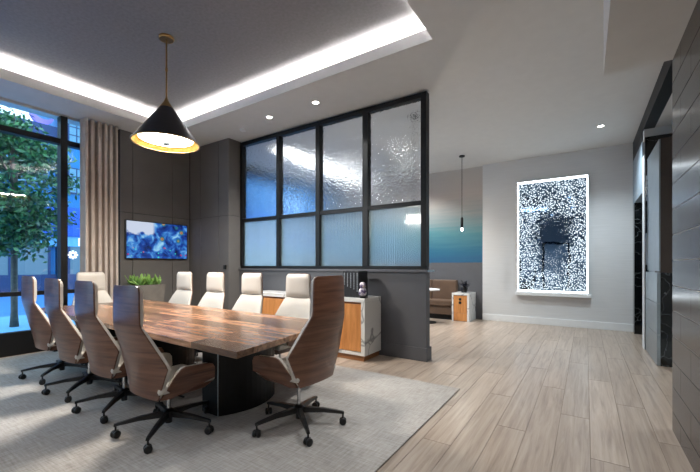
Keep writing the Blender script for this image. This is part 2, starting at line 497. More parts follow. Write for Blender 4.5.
for nm, b in (('left', (RX0 - 0.14, RX0 - 0.09, RY0, RY1)), ('right', (RX1 + 0.09, RX1 + 0.14, RY0, RY1)),
              ('far', (RX0, RX1, RY1 + 0.09, RY1 + 0.14)), ('near', (RX0, RX1, RY0 - 0.14, RY0 - 0.09))):
    lab = {'left': 'white light strip in the ceiling cove along the window side', 'right': 'white light strip in the ceiling cove along the corridor side',
           'far': 'white light strip in the ceiling cove along the glass partition side', 'near': 'white light strip in the ceiling cove behind the viewer'}[nm]
    tag(box('cove_light_strip', *b, zs, zs + 0.03, 'ledcove'), lab, 'light strip', 'cove light strips')

# dropped soffit above the tiled wall
S(box('trim_1', 0.125, 1.4, -3.2, 3.755, 2.915, ZC, 'ceil'), 'dropped soffit above the tiled wall', 'soffit')

# television wall (panels)
wl = S(box('wall_left', XT - 0.35, XT - 0.022, 3.03, 4.62, 0, ZC, 'gap'), 'taupe panelled wall behind the television', 'wall')
ZJ = 2.23
ys = [3.03, 3.24, 3.98, 4.345]
for a, b in zip(ys[:-1], ys[1:]):
    for z0, z1 in ((0.0, ZJ), (ZJ, ZC)):
        box('panel', XT - 0.02, XT, a + 0.004, b - 0.004, z0 + 0.004, z1 - 0.004, 'panel', wl, 0.003)
# panelled return wall and its stepped end
XE = -5.56
wb_ = S(box('wall_back', XT - 0.02, XE - 0.022, YA + 0.022, YP + 0.1, 0, ZC, 'gap'), 'taupe panelled return wall beside the glass partition', 'wall')
xs = [XT, -6.42, -5.86, XE]
for a, b in zip(xs[:-1], xs[1:]):
    for z0, z1 in ((0.0, ZJ), (ZJ, ZC)):
        box('panel', a + 0.004, b - (0.004 if b != XE else 0.0), YA, YA + 0.02, z0 + 0.004, z1 - 0.004, 'panel', wb_, 0.003)
for z0, z1 in ((0.0, ZJ), (ZJ, ZC)):
    box('panel', XE - 0.02, XE, YA + 0.021, YP + 0.06, z0 + 0.004, z1 - 0.004, 'panel', wb_, 0.003)

# window wall
kerb = S(box('wall_window', XW - 0.12, XW + 0.06, -3.2, 3.03, 0, 0.27, 'black'), 'low black kerb under the street window', 'wall')
S(boxes('wall_window_head', [(XW - 0.2, XW + 0.02, -3.2, 3.05, 3.63, ZC)], 'ceil'), 'pale head above the street window', 'wall')
win = S(boxes('window_1', [(XW - 0.05, XW + 0.06, -3.2, 3.03, 0.27, 0.33)], 'black'), 'black framed street window with tall panes', 'window')
for y in (-3.1, -0.9, 0.7, 2.25, 3.0):
    box('mullion', XW - 0.06, XW + 0.08, y - 0.045, y + 0.045, 0.33, 3.63, 'black', win)
yy = [-3.1, -0.9, 0.7, 2.25, 3.0]
for a, b in zip(yy[:-1], yy[1:]):
    box('transom', XW - 0.05, XW + 0.07, a + 0.045, b - 0.045, 3.19, 3.27, 'black', win)
    box('rail', XW - 0.03, XW + 0.05, a + 0.045, b - 0.045, 0.85, 0.91, 'black', win)
    for z0, z1 in ((0.33, 0.85), (0.91, 3.19), (3.27, 3.63)):
        box('pane', XW - 0.004, XW + 0.004, a + 0.045, b - 0.045, z0, z1, 'glass', win)

# curtain
def curtain():
    bm = bmesh.new()
    n = 120; y0, y1 = 2.455, 2.95
    rows = []
    for z, amp in ((0.02, 0.10), (1.2, 0.095), (2.6, 0.09), (3.66, 0.085)):
        r = []
        for i in range(n + 1):
            t = i / n
            ph = t * 2 * PI * 5.5 + 0.5 * math.sin(t * 9)
            x = XW + 0.10 + amp * 1.6 * abs(math.sin(ph / 2)) ** 0.8
            r.append((x, y0 + (y1 - y0) * t + 0.012 * math.sin(2 * ph), z))
        rows.append(r)
    V = [[bm.verts.new(p) for p in r] for r in rows]
    V2 = [[bm.verts.new((p[0] - 0.012, p[1], p[2])) for p in r] for r in rows]
    for i in range(len(rows) - 1):
        for j in range(n):
            bm.faces.new((V[i][j], V[i][j + 1], V[i + 1][j + 1], V[i + 1][j]))
            bm.faces.new((V2[i][j], V2[i + 1][j], V2[i + 1][j + 1], V2[i][j + 1]))
        bm.faces.new((V[i][0], V[i + 1][0], V2[i + 1][0], V2[i][0]))
        bm.faces.new((V[i][n], V2[i][n], V2[i + 1][n], V[i + 1][n]))
    for j in range(n):
        bm.faces.new((V[0][j], V2[0][j], V2[0][j + 1], V[0][j + 1]))
        bm.faces.new((V[-1][j], V[-1][j + 1], V2[-1][j + 1], V2[-1][j]))
    return mesh_obj('curtain', bm, 'curtain', None, True)
tag(curtain(), 'pleated taupe floor length curtain beside the street window', 'curtain')

# low wall + glazed partition
XP1 = -1.80
lw = S(box('wall_partition', XE, XP1, YP, YP + 0.14, 0, 1.20, 'dgrey'), 'charcoal low wall carrying the glass partition', 'wall')
sl = box('sill', XE, XP1 + 0.03, YP - 0.03, YP + 0.17, 1.20, 1.235, 'dgrey', lw, 0.004)
box('sill_cap', XP1 + 0.031, XP1 + 0.06, YP - 0.02, YP + 0.16, 1.205, 1.232, 'steel', lw)
S(boxes('baseboard_partition', [(XE, XP1 + 0.02, YP - 0.02, YP, 0, 0.18), (XP1, XP1 + 0.02, YP, YP + 0.16, 0, 0.18)], 'dgrey', bev=0.003), 'charcoal baseboard along the low partition wall', 'baseboard')
gp = S(boxes('window_2', [(XE, XP1, YP + 0.03, YP + 0.11, 1.235, 1.285), (XE, XP1, YP + 0.02, YP + 0.12, 3.58, 3.65)], 'black'), 'black framed glass partition with textured panes', 'window')
mx = [(XE, XE + 0.055), (-4.60, -4.53), (-3.71, -3.63), (-2.81, -2.72), (XP1 - 0.08, XP1)]
for a, b in mx:
    box('mullion', a, b, YP + 0.015, YP + 0.125, 1.285, 3.58, 'black', gp)
for (a0, a1), (b0, b1) in zip(mx[:-1], mx[1:]):
    box('transom', a1, b0, YP + 0.025, YP + 0.115, 2.12, 2.18, 'black', gp)
    box('pane', a1, b0, YP + 0.062, YP + 0.074, 2.18, 3.58, 'seedglass', gp)
    box('pane', a1, b0, YP + 0.062, YP + 0.074, 1.285, 2.12, 'reedglass', gp)

# far wall with the artwork, mural wall of the lounge
S(box('wall_far', -2.05, 0.78, YF, YF + 0.5, 0, ZC, 'grasscloth'), 'pale grey textured wall carrying the lit artwork', 'wall')
S(boxes('baseboard_far', [(-2.05, 0.78, YF - 0.02, YF, 0, 0.15)], 'white', bev=0.004), 'white baseboard under the lit artwork', 'baseboard')
S(box('wall_mural', -7.2, -2.05, YF + 0.10, YF + 0.3, 1.36, ZC, 'mural'), 'lounge wall with a grey to deep teal ombre mural', 'wall')
S(boxes('wall_wainscot', [(-7.2, -2.05, YF + 0.08, YF + 0.3, 0, 1.36)], 'dgrey'), 'charcoal wainscot under the teal mural', 'wall')
# lounge window on the street side
lwin = S(boxes('window_3', [(XW - 0.1, XW + 0.06, 4.7, 8.95, 0, 0.4), (XW - 0.1, XW + 0.06, 4.7, 8.95, 3.45, ZC)], 'black'), 'lounge street window seen through the glass partition', 'window')
for y in (4.75, 6.0, 7.3, 8.9):
    box('mullion', XW - 0.05, XW + 0.08, y - 0.05, y + 0.05, 0.4, 3.45, 'black', lwin)
for a, b in ((4.75, 6.0), (6.0, 7.3), (7.3, 8.9)):
    box('pane', XW - 0.004, XW + 0.004, a + 0.05, b - 0.05, 0.4, 3.45, 'glass', lwin)

# rear of the room (seen only in reflections)
rear = S(box('wall_rear', -7.2, 1.2, -3.35, -3.2, 0, ZC, 'grasscloth'), 'pale wall behind the viewer', 'wall')
dr = S(box('door_1', -1.75, -0.75, -3.2, -3.14, 0, 2.3, 'white', bev=0.004), 'white door behind the viewer', 'door')
boxes('door_frame', [(-1.85, -1.75, -3.2, -3.12, 0, 2.4), (-0.75, -0.65, -3.2, -3.12, 0, 2.4), (-1.75, -0.75, -3.2, -3.12, 2.3, 2.4)], 'black', dr)
box('handle', -0.90, -0.86, -3.14, -3.09, 0.95, 1.25, 'chrome', dr, 0.008)

# tiled wall on the right
wr = S(box('wall_right', XR + 0.012, XR + 0.3, -3.2, 3.75, 0, 2.915, 'grout'), 'dark streaked glossy tile wall at the corridor edge', 'wall')
TH, TL = 0.1975, 0.60
tile_me = {}
def tile(y0, y1, z0, z1):
    k = (round(y1 - y0, 3), round(z1 - z0, 3))
    if k not in tile_me:
        bm = bmesh.new(); add_box(bm, 0.0075, 0.013, -k[0] / 2 + 0.0015, k[0] / 2 - 0.0015, -k[1] / 2 + 0.003, k[1] / 2 - 0.003, 0.001)
        me = bpy.data.meshes.new('tile'); bm.to_mesh(me); bm.free(); me.materials.append(M['tile']); tile_me[k] = me
    o = bpy.data.objects.new('tile', tile_me[k]); COL.objects.link(o); o.parent = wr
    o.location = (XR, (y0 + y1) / 2, (z0 + z1) / 2)
for r in range(15):
    z0 = r * TH - 0.045; z1 = min(z0 + TH, 2.914); z0 = max(z0, 0.0)
    if z1 - z0 < 0.02: continue
    y = 3.755 - (0 if r % 2 else TL * 0.5)
    if r % 2 == 0: tile(y, 3.755, z0, z1)
    while y > 0.0:
        tile(y - TL, y, z0, z1); y -= TL

# lift lobby and pillars beyond the tiled wall
S(box('trim_2', 0.76, 0.90, 3.755, 8.84, 3.45, ZC, 'black'), 'black ceiling beam along the lobby opening', 'beam')
S(box('trim_5', 0.762, 0.90, 7.46, 8.84, 3.30, 3.4499, 'black'), 'black strip above the blue grey lift panel', 'trim')
S(box('ceiling_lobby', 0.9005, 4.2, 3.2, 7.6, 3.4505, ZC, 'ceil'), 'white lobby ceiling behind the black beam', 'ceiling')
S(box('wall_lobby_back', 1.31, 4.2, 7.30, 7.5, 0, 3.279, 'brownwall'), 'dark brown back wall of the lobby', 'wall')
S(box('wall_lobby_marble', 0.80, 4.04, 6.05, 6.5, 0, 1.20, 'blackmarble'), 'black veined marble wainscot in the lobby', 'wall')
S(box('wall_lobby', 0.80, 4.04, 6.055, 6.5, 1.20, 2.93, 'brownwall'), 'dark brown wall above the lobby marble', 'wall')
S(box('trim_4', 0.77, 4.2, 7.32, 7.455, 3.28, 3.4495, 'ceil'), 'white header at the end of the lobby ceiling', 'header')
S(box('wall_lobby_side', 4.05, 4.2, 3.6, 7.29, 0, 3.45, 'ceil'), 'pale side wall of the lobby', 'wall')
S(box('wall_lobby_near', 0.86, 4.2, 3.3, 3.6, 0, 3.45, 'ceil'), 'pale near wall of the lobby', 'wall')
pil = S(boxes('wall_pillar', [(0.785, 0.7995, 6.05, 7.11, 1.22, 2.92), (0.80, 0.9, 6.51, 7.11, 0, 2.92)], 'steel'), 'brushed steel clad pillar beside the lobby', 'pillar')
for k in range(3):
    box('panel', 0.765, 0.7995, 6.045, 7.11, 0.40 * k + 0.003, 0.40 * (k + 1) - 0.003, 'steel', pil, 0.003)
bj = S(box('wall_jamb', 0.76, 1.3, 7.12, 7.30, 0, 3.27, 'blackmarble'), 'black marble jamb with metal call plates', 'wall')
S(box('trim_3', 0.748, 0.76, 7.115, 7.31, 0, 3.0, 'white'), 'thin white corner strip on the black jamb', 'trim')
for z0, z1, lab in ((2.28, 2.67, 'tall metal indicator plate high on the black jamb'), (1.30, 1.79, 'plain metal plate at eye height on the black jamb'), (0.82, 1.16, 'metal call button plate low on the black jamb')):
    t = tag(box('call_plate', 0.765, 0.81, 7.095, 7.119, z0, z1, 'chrome', bev=0.004), lab, 'plate', 'lift call plates')
    if z0 < 1 or z0 > 2:
        for q in range(4):
            zz = z0 + (z1 - z0) * (0.2 + 0.2 * q)
            box('button', 0.778, 0.797, 7.088, 7.0949, zz - 0.012, zz + 0.012, 'blackplastic', t)
S(box('wall_right_far', 0.76, 0.90, 7.46, 8.84, 2.47, 3.2995, 'bluepanel'), 'blue grey panel above the lift opening', 'wall')
S(boxes('wall_lift_jamb', [(0.76, 2.0, 8.60, 8.84, 0, 2.47), (1.9, 2.0, 7.3, 8.6, 0, 2.47)], 'blackmarble'), 'black marble far jamb of the lift opening', 'wall')

# ================================================================ LIGHTS OF THE ROOM
def downlight(x, y, label, power=DOWN, col=(1.0, 0.985, 0.965), z=ZC, size=125):
    t = thing('downlight', label, 'downlight', (x, y, z), 0, 'recessed downlights')
    bm = bmesh.new(); add_lathe(bm, [(0.062, -0.001), (0.062, -0.006), (0.045, -0.008), (0.042, -0.002)], 20)
    mesh_obj('trim_ring', bm, 'white', t, True)
    lathe('lens', [(0.041, -0.0022), (0.041, -0.005)], 'downlight', t, 16)
    ld = bpy.data.lights.new('downlight_lamp', 'SPOT')
    ld.energy = power; ld.color = col; ld.spot_size = math.radians(size); ld.spot_blend = 0.9; ld.shadow_soft_size = 0.05
    lo = bpy.data.objects.new('lamp', ld); COL.objects.link(lo); lo.parent = t; lo.location = (0, 0, -0.03)
downlight(-4.24, 4.10, 'small recessed downlight over the credenza, left of the pair')
downlight(-3.29, 4.10, 'small recessed downlight over the credenza, right of the pair')
downlight(0.21, 7.46, 'small recessed downlight near the far wall of the corridor', 120, col=(0.78, 0.91, 1.0))
downlight(-3.15, 6.63, 'small recessed downlight seen through the third glass pane', 130)
downlight(-4.36, 6.65, 'small recessed downlight seen through the second glass pane', 130)
downlight(-0.5, 2.0, 'added unseen downlight over the corridor floor near the viewer', 50, (0.95, 0.98, 1.0), size=85)  # unseen lamp added to brighten the corridor floor
downlight(-0.5, 0.2, 'added unseen downlight directly over the viewer', 60, size=85)  # extra lamp out of view, added to lift the room's light
downlight(-0.5, 3.0, 'added unseen downlight over the corridor just ahead of the viewer', 60, (0.92, 0.97, 1.0), size=85)  # also out of view, added for more corridor light
downlight(-3.6, 8.0, 'added fill downlight over the banquette behind the glass', 130)  # added to brighten the lounge behind the panes
downlight(-5.9, 6.65, 'added fill downlight near the lounge window behind the glass', 130)  # second added lamp, fills the window side of the lounge
downlight(-1.3, -1.6, 'added unseen downlight behind the viewer by the door', 60)  # first of three unseen lamps added to light the room from behind
downlight(-3.4, -1.6, 'added unseen downlight behind the viewer, middle of the row', 60)  # middle lamp of the added unseen row
downlight(-5.5, -1.6, 'added unseen downlight behind the viewer by the window', 60)  # last lamp of the added unseen row
downlight(2.2, 4.8, 'added unseen downlight in the lobby ceiling', 60, z=3.45, col=(0.9, 0.96, 1.0))  # lamp added out of view to light the lobby
lathe_s = lathe('smoke_detector', [(0.05, ZC - 0.03), (0.06, ZC - 0.015), (0.06, ZC - 0.001)], 'white', None, 20, -5.0, 4.22)
tag(lathe_s, 'small white smoke detector on the ceiling by the partition corner', 'smoke detector')

# big cone pendant over the table
def pendant():
    x, y = -4.06, 2.31
    t = thing('cone_pendant', 'large black cone pendant with gilded inside on a brass rod', 'pendant lamp', (x, y, 2.71))
    R, Ht = 0.36, 0.52
    bm = bmesh.new()
    add_lathe(bm, [(R, 0.0), (0.075, Ht - 0.115), (0.068, Ht - 0.115), (R - 0.012, 0.0)], 48)
    # open ring: remove the two caps
    for f in [f for f in bm.faces if len(f.verts) == 48]: bm.faces.remove(f)
    n = 48
    bm.verts.ensure_lookup_table()
    vs = list(bm.verts)
    for i in range(n):
        bm.faces.new((vs[i], vs[(i + 1) % n], vs[3 * n + (i + 1) % n], vs[3 * n + i]))
    sh = mesh_obj('shade', bm, 'lampblack', t, True)
    smooth_angle(sh)
    bm = bmesh.new()
    add_lathe(bm, [(R - 0.013, 0.002), (R - 0.018, 0.0015), (0.07, Ht - 0.122), (0.069, Ht - 0.117)], 48)
    for f in [f for f in bm.faces if len(f.verts) == 48]: bm.faces.remove(f)
    g = mesh_obj('shade_lining', bm, 'goldleaf', t, True)
    bm = bmesh.new()
    a = [[bm.verts.new((r * math.cos(2 * PI * i / 48), r * math.sin(2 * PI * i / 48), z)) for i in range(48)] for r, z in ((R + 0.002, -0.006), (R + 0.002, 0.003), (R - 0.015, 0.003), (R - 0.015, -0.006))]
    for k in range(4):
        for i in range(48):
            bm.faces.new((a[k][i], a[k][(i + 1) % 48], a[(k + 1) % 4][(i + 1) % 48], a[(k + 1) % 4][i]))
    mesh_obj('rim', bm, 'brass', t, True)
    lathe('cap', [(0.080, Ht - 0.115), (0.03, Ht - 0.045), (0.012, Ht - 0.0), (0.010, Ht + 0.01)], 'brass', t, 24)
    lathe('diffuser', [(0.285, 0.045), (0.287, 0.055), (0.28, 0.06)], 'lampglow', t, 32)
    lathe('finial', [(0.004, -0.032), (0.03, -0.024), (0.042, -0.004), (0.036, 0.014), (0.012, 0.026), (0.01, 0.045)], 'knob', t, 20)
    lathe('rod', [(0.009, Ht), (0.009, ZU - 2.71 - 0.02)], 'brass', t, 12)
    lathe('rod_joint', [(0.012, 0.83), (0.014, 0.84), (0.014, 0.86), (0.012, 0.87)], 'brass', t, 12)
    lathe('canopy', [(0.075, ZU - 2.71 - 0.03), (0.08, ZU - 2.71 - 0.022), (0.08, ZU - 2.71 - 0.001)], 'brass', t, 28)
    ld = bpy.data.lights.new('pendant_lamp', 'AREA'); ld.shape = 'DISK'; ld.size = 0.54; ld.color = (1, 0.93, 0.84)
    lo = bpy.data.objects.new('lamp', ld); COL.objects.link(lo); lo.parent = t; lo.location = (0.0, 0, 0.043)
    ld.energy = PEND
pendant()

# slim pendants in the lounge
def slim(x, y, label):
    t = thing('slim_pendant', label, 'pendant lamp', (x, y, 2.05), 0, 'slim black lounge pendants')
    lathe('canopy', [(0.06, ZC - 2.05 - 0.025), (0.06, ZC - 2.05 - 0.001)], 'black', t, 20)
    lathe('cord', [(0.006, 0.28), (0.006, ZC - 2.05 - 0.02)], 'cord', t, 8)
    lathe('socket', [(0.026, 0.05), (0.028, 0.06), (0.028, 0.26), (0.012, 0.29)], 'black', t, 16)
    lathe('bulb', [(0.008, -0.01), (0.024, 0.005), (0.026, 0.03), (0.02, 0.052)], 'lampglow', t, 16)
    ld = bpy.data.lights.new('slim_lamp', 'POINT'); ld.energy = 8; ld.color = (1, 0.92, 0.8); ld.shadow_soft_size = 0.03
    lo = bpy.data.objects.new('lamp', ld); COL.objects.link(lo); lo.parent = t; lo.location = (0, 0, -0.05)
slim(-2.27, 5.33, 'slim black pendant hanging behind the rightmost glass pane')
slim(-2.25, 7.85, 'slim black pendant hanging in front of the teal mural')
# luminous slot in the lounge ceiling
t = tag(boxes('ceiling_light_slot', [(-5.34, -5.10, 5.3, 8.7, ZC - 0.03, ZC - 0.002)], 'slotlight'), 'long luminous ceiling slot in the lounge behind the glass', 'ceiling light')

# ================================================================ CONFERENCE TABLE
tx0, tx1, ty0, ty1 = -5.95, -1.87, 1.52, 2.96
tb = thing('conference_table', 'long walnut conference table on dark curved pedestals', 'table', (tx0, ty0, 0))
nb = 8
def tq(u, v):      # plan of the slightly tapered top: u along, v across
    a = Vector((0, 0.14)).lerp(Vector((-1.87 - tx0, 1.525 - ty0)), u)
    b = Vector((0, 1.49)).lerp(Vector((-2.05 - tx0, 2.85 - ty0)), u)
    return a.lerp(b, v)
seam = 0.872
rt_ = random.Random(12)
for i in range(nb):
    for a, b in ((0, seam), (seam, 1.0)):
        cuts = [a]
        if b - a > 0.3:
            c = a + rt_.uniform(0.15, 0.32)
            while c < b - 0.12: cuts.append(c); c += rt_.uniform(0.2, 0.36)
        cuts.append(b)
        for c0, c1 in zip(cuts[:-1], cuts[1:]):
            e0 = 0.0006 if c0 == seam else 0.00006
            v0, v1 = i / nb + 0.0001, (i + 1) / nb - 0.0001
            prism('stave', [tuple(tq(c0 + e0, v0)), tuple(tq(c1 - 0.00006, v0)), tuple(tq(c1 - 0.00006, v1)), tuple(tq(c0 + e0, v1))], 0.698, 0.742, 'tablewood', tb)
box('under_frame', 0.15, tx1 - tx0 - 0.35, 0.32, ty1 - ty0 - 0.3, 0.665, 0.697, 'black', tb)
def pedestal(xc, sgn, depth=0.22):
    pts = []
    for i in range(13):
        s = i / 12 * 2 - 1
        pts.append((xc + sgn * (0.11 * (1 - s * s)), 0.745 + 0.33 * s))
    pts += [(xc - sgn * depth, 0.745 + 0.33), (xc - sgn * depth, 0.745 - 0.33)]
    o = prism('pedestal', pts, 0.013, 0.664, 'black', tb)
    box('edge_trim', xc - 0.004, xc + 0.004, 0.745 - 0.336, 0.745 - 0.3305, 0.013, 0.664, 'steel', o)
pedestal(-2.61 - tx0, 1)
pedestal(-3.95 - tx0, 1, 0.5)
pedestal(-5.25 - tx0, -1)

# ================================================================ CHAIRS
def lerp_tab(tab, z):
    if z <= tab[0][0]: return tab[0][1:]
    for a, b in zip(tab[:-1], tab[1:]):
        if z <= b[0]:
            t = (z - a[0]) / (b[0] - a[0])
            return tuple(p + (q - p) * t for p, q in zip(a[1:], b[1:]))
    return tab[-1][1:]
#        z      half-width  y centre  y edge
BACK = [(0.365, 0.195, -0.215, -0.195), (0.57, 0.290, -0.262, -0.190), (0.60, 0.302, -0.272, -0.187), (0.63, 0.295, -0.280, -0.198),
        (0.87, 0.208, -0.330, -0.305), (0.90, 0.192, -0.335, -0.314), (0.93, 0.188, -0.337, -0.318), (1.14, 0.181, -0.332, -0.318), (1.165, 0.175, -0.331, -0.318), (1.178, 0.163, -0.331, -0.319), (1.185, 0.145, -0.331, -0.32)]
SS = [-1 + 2 * i / 12 for i in range(13)]
def back_pt(z, s, dy=0.0, k=1.0):
    w, yc, ye = lerp_tab(BACK, z)
    return (w * k * s, yc + (ye - yc) * abs(s) ** 2.2 + dy, z)
def make_chair():
    t = thing('conference_chair', 'x', 'chair')
    zr = [0.365, 0.42, 0.50, 0.57, 0.60, 0.63, 0.70, 0.78, 0.87, 0.90, 0.93, 1.0, 1.08, 1.14, 1.165, 1.178, 1.185]
    slab('back_shell', [[back_pt(z, s) for s in SS] for z in zr], [[back_pt(z, s, 0.010) for s in SS] for z in zr], 'walnut', t)
    def cushion(name, z0, z1, thick, n=8):
        bk, fr = [], []
        for i in range(n + 1):
            z = z0 + (z1 - z0) * i / n
            e = min(i, n - i) / n
            f = min(1.0, 0.45 + e * 4.0)
            bk.append([back_pt(z, s, 0.0101, 0.998) for s in SS])
            fr.append([back_pt(z, s, 0.010 + (0.024 + (thick - 0.024) * (1 - abs(s) ** 3)) * f, 0.985) for s in SS])
        return slab(name, bk, fr, 'leather', t)
    cushion('back_cushion', 0.385, 0.898, 0.055, 12)
    cushion('headrest_cushion', 0.902, 1.180, 0.060, 10)
    for sg in (1, -1):
        P = [(0.203, -0.178, 0.364), (0.296, -0.100, 0.556), (0.305, -0.080, 0.580), (0.312, -0.050, 0.592), (0.314, 0.140, 0.578), (0.312, 0.175, 0.566), (0.309, 0.195, 0.535), (0.303, 0.197, 0.455), (0.222, -0.110, 0.360)]
        bm = bmesh.new()
        def panel(bm, P, off0, off1, k=1.0):
            c = Vector([sum(p[i] for p in P) / len(P) for i in range(3)])
            def mk(off): return [bm.verts.new((sg * (c.x + (p[0] - c.x) * k - off), c.y + (p[1] - c.y) * k, c.z + (p[2] - c.z) * k + off * 0.15)) for p in P]
            a, b = mk(off0), mk(off1)
            ca = bm.verts.new((sg * (c.x - off0 + 0.006), c.y, c.z)); cb = bm.verts.new((sg * (c.x - off1 - 0.004), c.y, c.z))
            n = len(P)
            for i in range(n):
                j = (i + 1) % n
                bm.faces.new((a[i], a[j], ca)); bm.faces.new((b[j], b[i], cb)); bm.faces.new((a[i], b[i], b[j], a[j]))
        panel(bm, P, 0.0, 0.010)
        arm = mesh_obj('arm', bm, 'walnut', t)
        bm = bmesh.new(); panel(bm, P, 0.0102, 0.034, 0.95)
        mesh_obj('arm_pad', bm, 'leather', arm)
    bm = bmesh.new(); add_box(bm, -0.235, 0.235, -0.20, 0.255, 0.405, 0.47, 0.022)
    so = mesh_obj('seat', bm, 'leather', t, True)
    bm = bmesh.new()
    A = [(-0.19, -0.19), (0.19, -0.19), (0.235, 0.0), (0.225, 0.24), (-0.225, 0.24), (-0.235, 0.0)]
    a = [bm.verts.new((x * 0.8, y * 0.8, 0.355)) for x, y in A]; b = [bm.verts.new((x, y, 0.404)) for x, y in A]
    bm.faces.new(a); bm.faces.new(b)
    for i in range(6): bm.faces.new((a[i], a[(i + 1) % 6], b[(i + 1) % 6], b[i]))
    mesh_obj('seat_pan', bm, 'walnut', t)
    boxes('tilt_mechanism', [(-0.07, 0.07, -0.10, 0.12, 0.315, 0.354), (0.07, 0.2, -0.005, 0.01, 0.33, 0.342)], 'blackplastic', t, 0.005)
    lathe('gas_column', [(0.014, 0.14), (0.014, 0.314)], 'chrome', t, 14)
    lathe('hub', [(0.024, 0.055), (0.026, 0.06), (0.026, 0.11), (0.045, 0.115), (0.042, 0.15), (0.022, 0.165)], 'blackplastic', t, 16)
    # star base: five legs with casters
    bm = bmesh.new()
    pts = [(0.03, 0.022, 0.105, 0.150), (0.2, 0.017, 0.105, 0.135), (0.345, 0.013, 0.090, 0.110), (0.365, 0.012, 0.085, 0.104)]
    prev = None
    for r, w, z0, z1 in pts:
        q = [bm.verts.new((r, -w, z0)), bm.verts.new((r, w, z0)), bm.verts.new((r, w * 0.8, z1)), bm.verts.new((r, -w * 0.8, z1))]
        if prev:
            for i in range(4): bm.faces.new((prev[i], prev[(i + 1) % 4], q[(i + 1) % 4], q[i]))
        else: bm.faces.new(q)
        prev = q
    bm.faces.new(prev)
    leg0 = mesh_obj('leg', bm, 'blackplastic', t)
    bm = bmesh.new()
    add_lathe(bm, [(0.007, 0.05), (0.007, 0.088)], 8)
    for yy_ in (-0.016, 0.016):
        seg = 16
        ring = []
        for rr, yo in ((0.018, -0.011), (0.027, -0.008), (0.028, 0.0), (0.027, 0.008), (0.018, 0.011)):
            ring.append([bm.verts.new((rr * math.cos(2 * PI * i / seg), yy_ + yo, 0.028 + rr * math.sin(2 * PI * i / seg))) for i in range(seg)])
        for a_, b_ in zip(ring[:-1], ring[1:]):
            for i in range(seg): bm.faces.new((a_[i], a_[(i + 1) % seg], b_[(i + 1) % seg], b_[i]))
        bm.faces.new(ring[0]); bm.faces.new(ring[-1])
    add_box(bm, -0.02, 0.02, -0.006, 0.006, 0.03, 0.055)
    cs = mesh_obj('caster', bm, 'blackplastic', leg0, True)
    cs.location = (0.355, 0, 0)
    legs = [leg0]
    for k in range(1, 5):
        l = leg0.copy(); COL.objects.link(l); l.parent = t
        c = cs.copy(); COL.objects.link(c); c.parent = l; c.rotation_euler.z = k * 1.3
        legs.append(l)
    return t
def set_star(ch, ang):
    for k, l in enumerate([c for c in ch.children if c.name.startswith('leg')]):
        l.rotation_euler.z = math.radians(ang + 72 * k) - ch.rotation_euler.z
proto = make_chair()
spots = [
    (-2.735, 1.575, 0, 21, -0.045, 'walnut backed chair nearest the viewer on the near long side of the table'),
    (-3.52, 1.61, 0, 24, -0.030, 'walnut backed chair second from the viewer on the near long side of the table'),
    (-4.30, 1.63, 0, 24, -0.027, 'walnut backed chair third from the viewer on the near long side of the table'),
    (-5.14, 1.67, 0, 26, -0.020, 'walnut backed chair farthest from the viewer on the near long side, before the window'),
    (-2.86, 2.93, PI, 10, 0, 'cream chair on the far side of the table, in front of the credenza right part'),
    (-3.66, 2.93, PI, 20, 0, 'cream chair on the far side of the table, at the left end of the credenza'),
    (-4.42, 2.93, PI, 34, 0, 'cream chair on the far side of the table, before the taupe return wall'),
    (-5.18, 2.93, PI, 22, 0, 'cream chair on the far side of the table, nearest the television'),
    (-5.90, 2.37, -PI / 2, 40, 0, 'cream chair at the far head of the table before the window curtain'),
    (-1.935, 2.195, PI / 2 - 0.03, 34, 0.02, 'walnut backed chair at the near head of the table, facing away'),
]
chairs = [proto] + [copy_tree(proto) for _ in spots[1:]]
for c, (x, y, rz, st, dz, lab) in zip(chairs, spots):
    c.location = (x, y, 0.013); c.rotation_euler = (0, 0, rz)
    tag(c, lab, 'chair', 'conference chairs around the table')
    set_star(c, st)
    for ch in c.children:          # seat height set on the gas column
        if not ch.name.startswith(('leg', 'hub', 'gas_column')): ch.location.z = dz

# ================================================================ CREDENZA
cx0, cx1, cy0, cy1 = -4.75, -2.47, 4.12, 4.575
cr = thing('credenza', 'marble wrapped credenza with amber oak doors under the glass partition', 'credenza', (cx0, cy0, 0))
CW, CD = cx1 - cx0, cy1 - cy0
box('plinth', 0.05, CW - 0.03, 0.03, CD, 0, 0.075, 'plinth', cr)
box('top', 0, CW, 0, CD, 0.795, 0.85, 'marble', cr, 0.003)
box('end_panel', CW - 0.06, CW, 0, CD, 0.075, 0.7945, 'marble', cr, 0.003)
box('end_panel', 0, 0.06, 0, CD, 0.075, 0.7945, 'marble', cr, 0.003)
box('bottom_panel', 0.0605, CW - 0.0605, 0, CD, 0.075, 0.115, 'marble', cr, 0.003)
box('carcass', 0.061, CW - 0.061, 0.05, CD, 0.116, 0.794, 'plinth', cr)
nd = 4; dw = (CW - 0.13) / nd
for i in range(nd):
    d = box('door', 0.065 + i * dw + 0.003, 0.065 + (i + 1) * dw - 0.003, 0.012, 0.032, 0.125, 0.765, 'orangewood', cr, 0.002)
    box('finger_rail', 0.065 + i * dw + 0.01, 0.065 + (i + 1) * dw - 0.01, 0.033, 0.046, 0.74, 0.79, 'plinth', d)
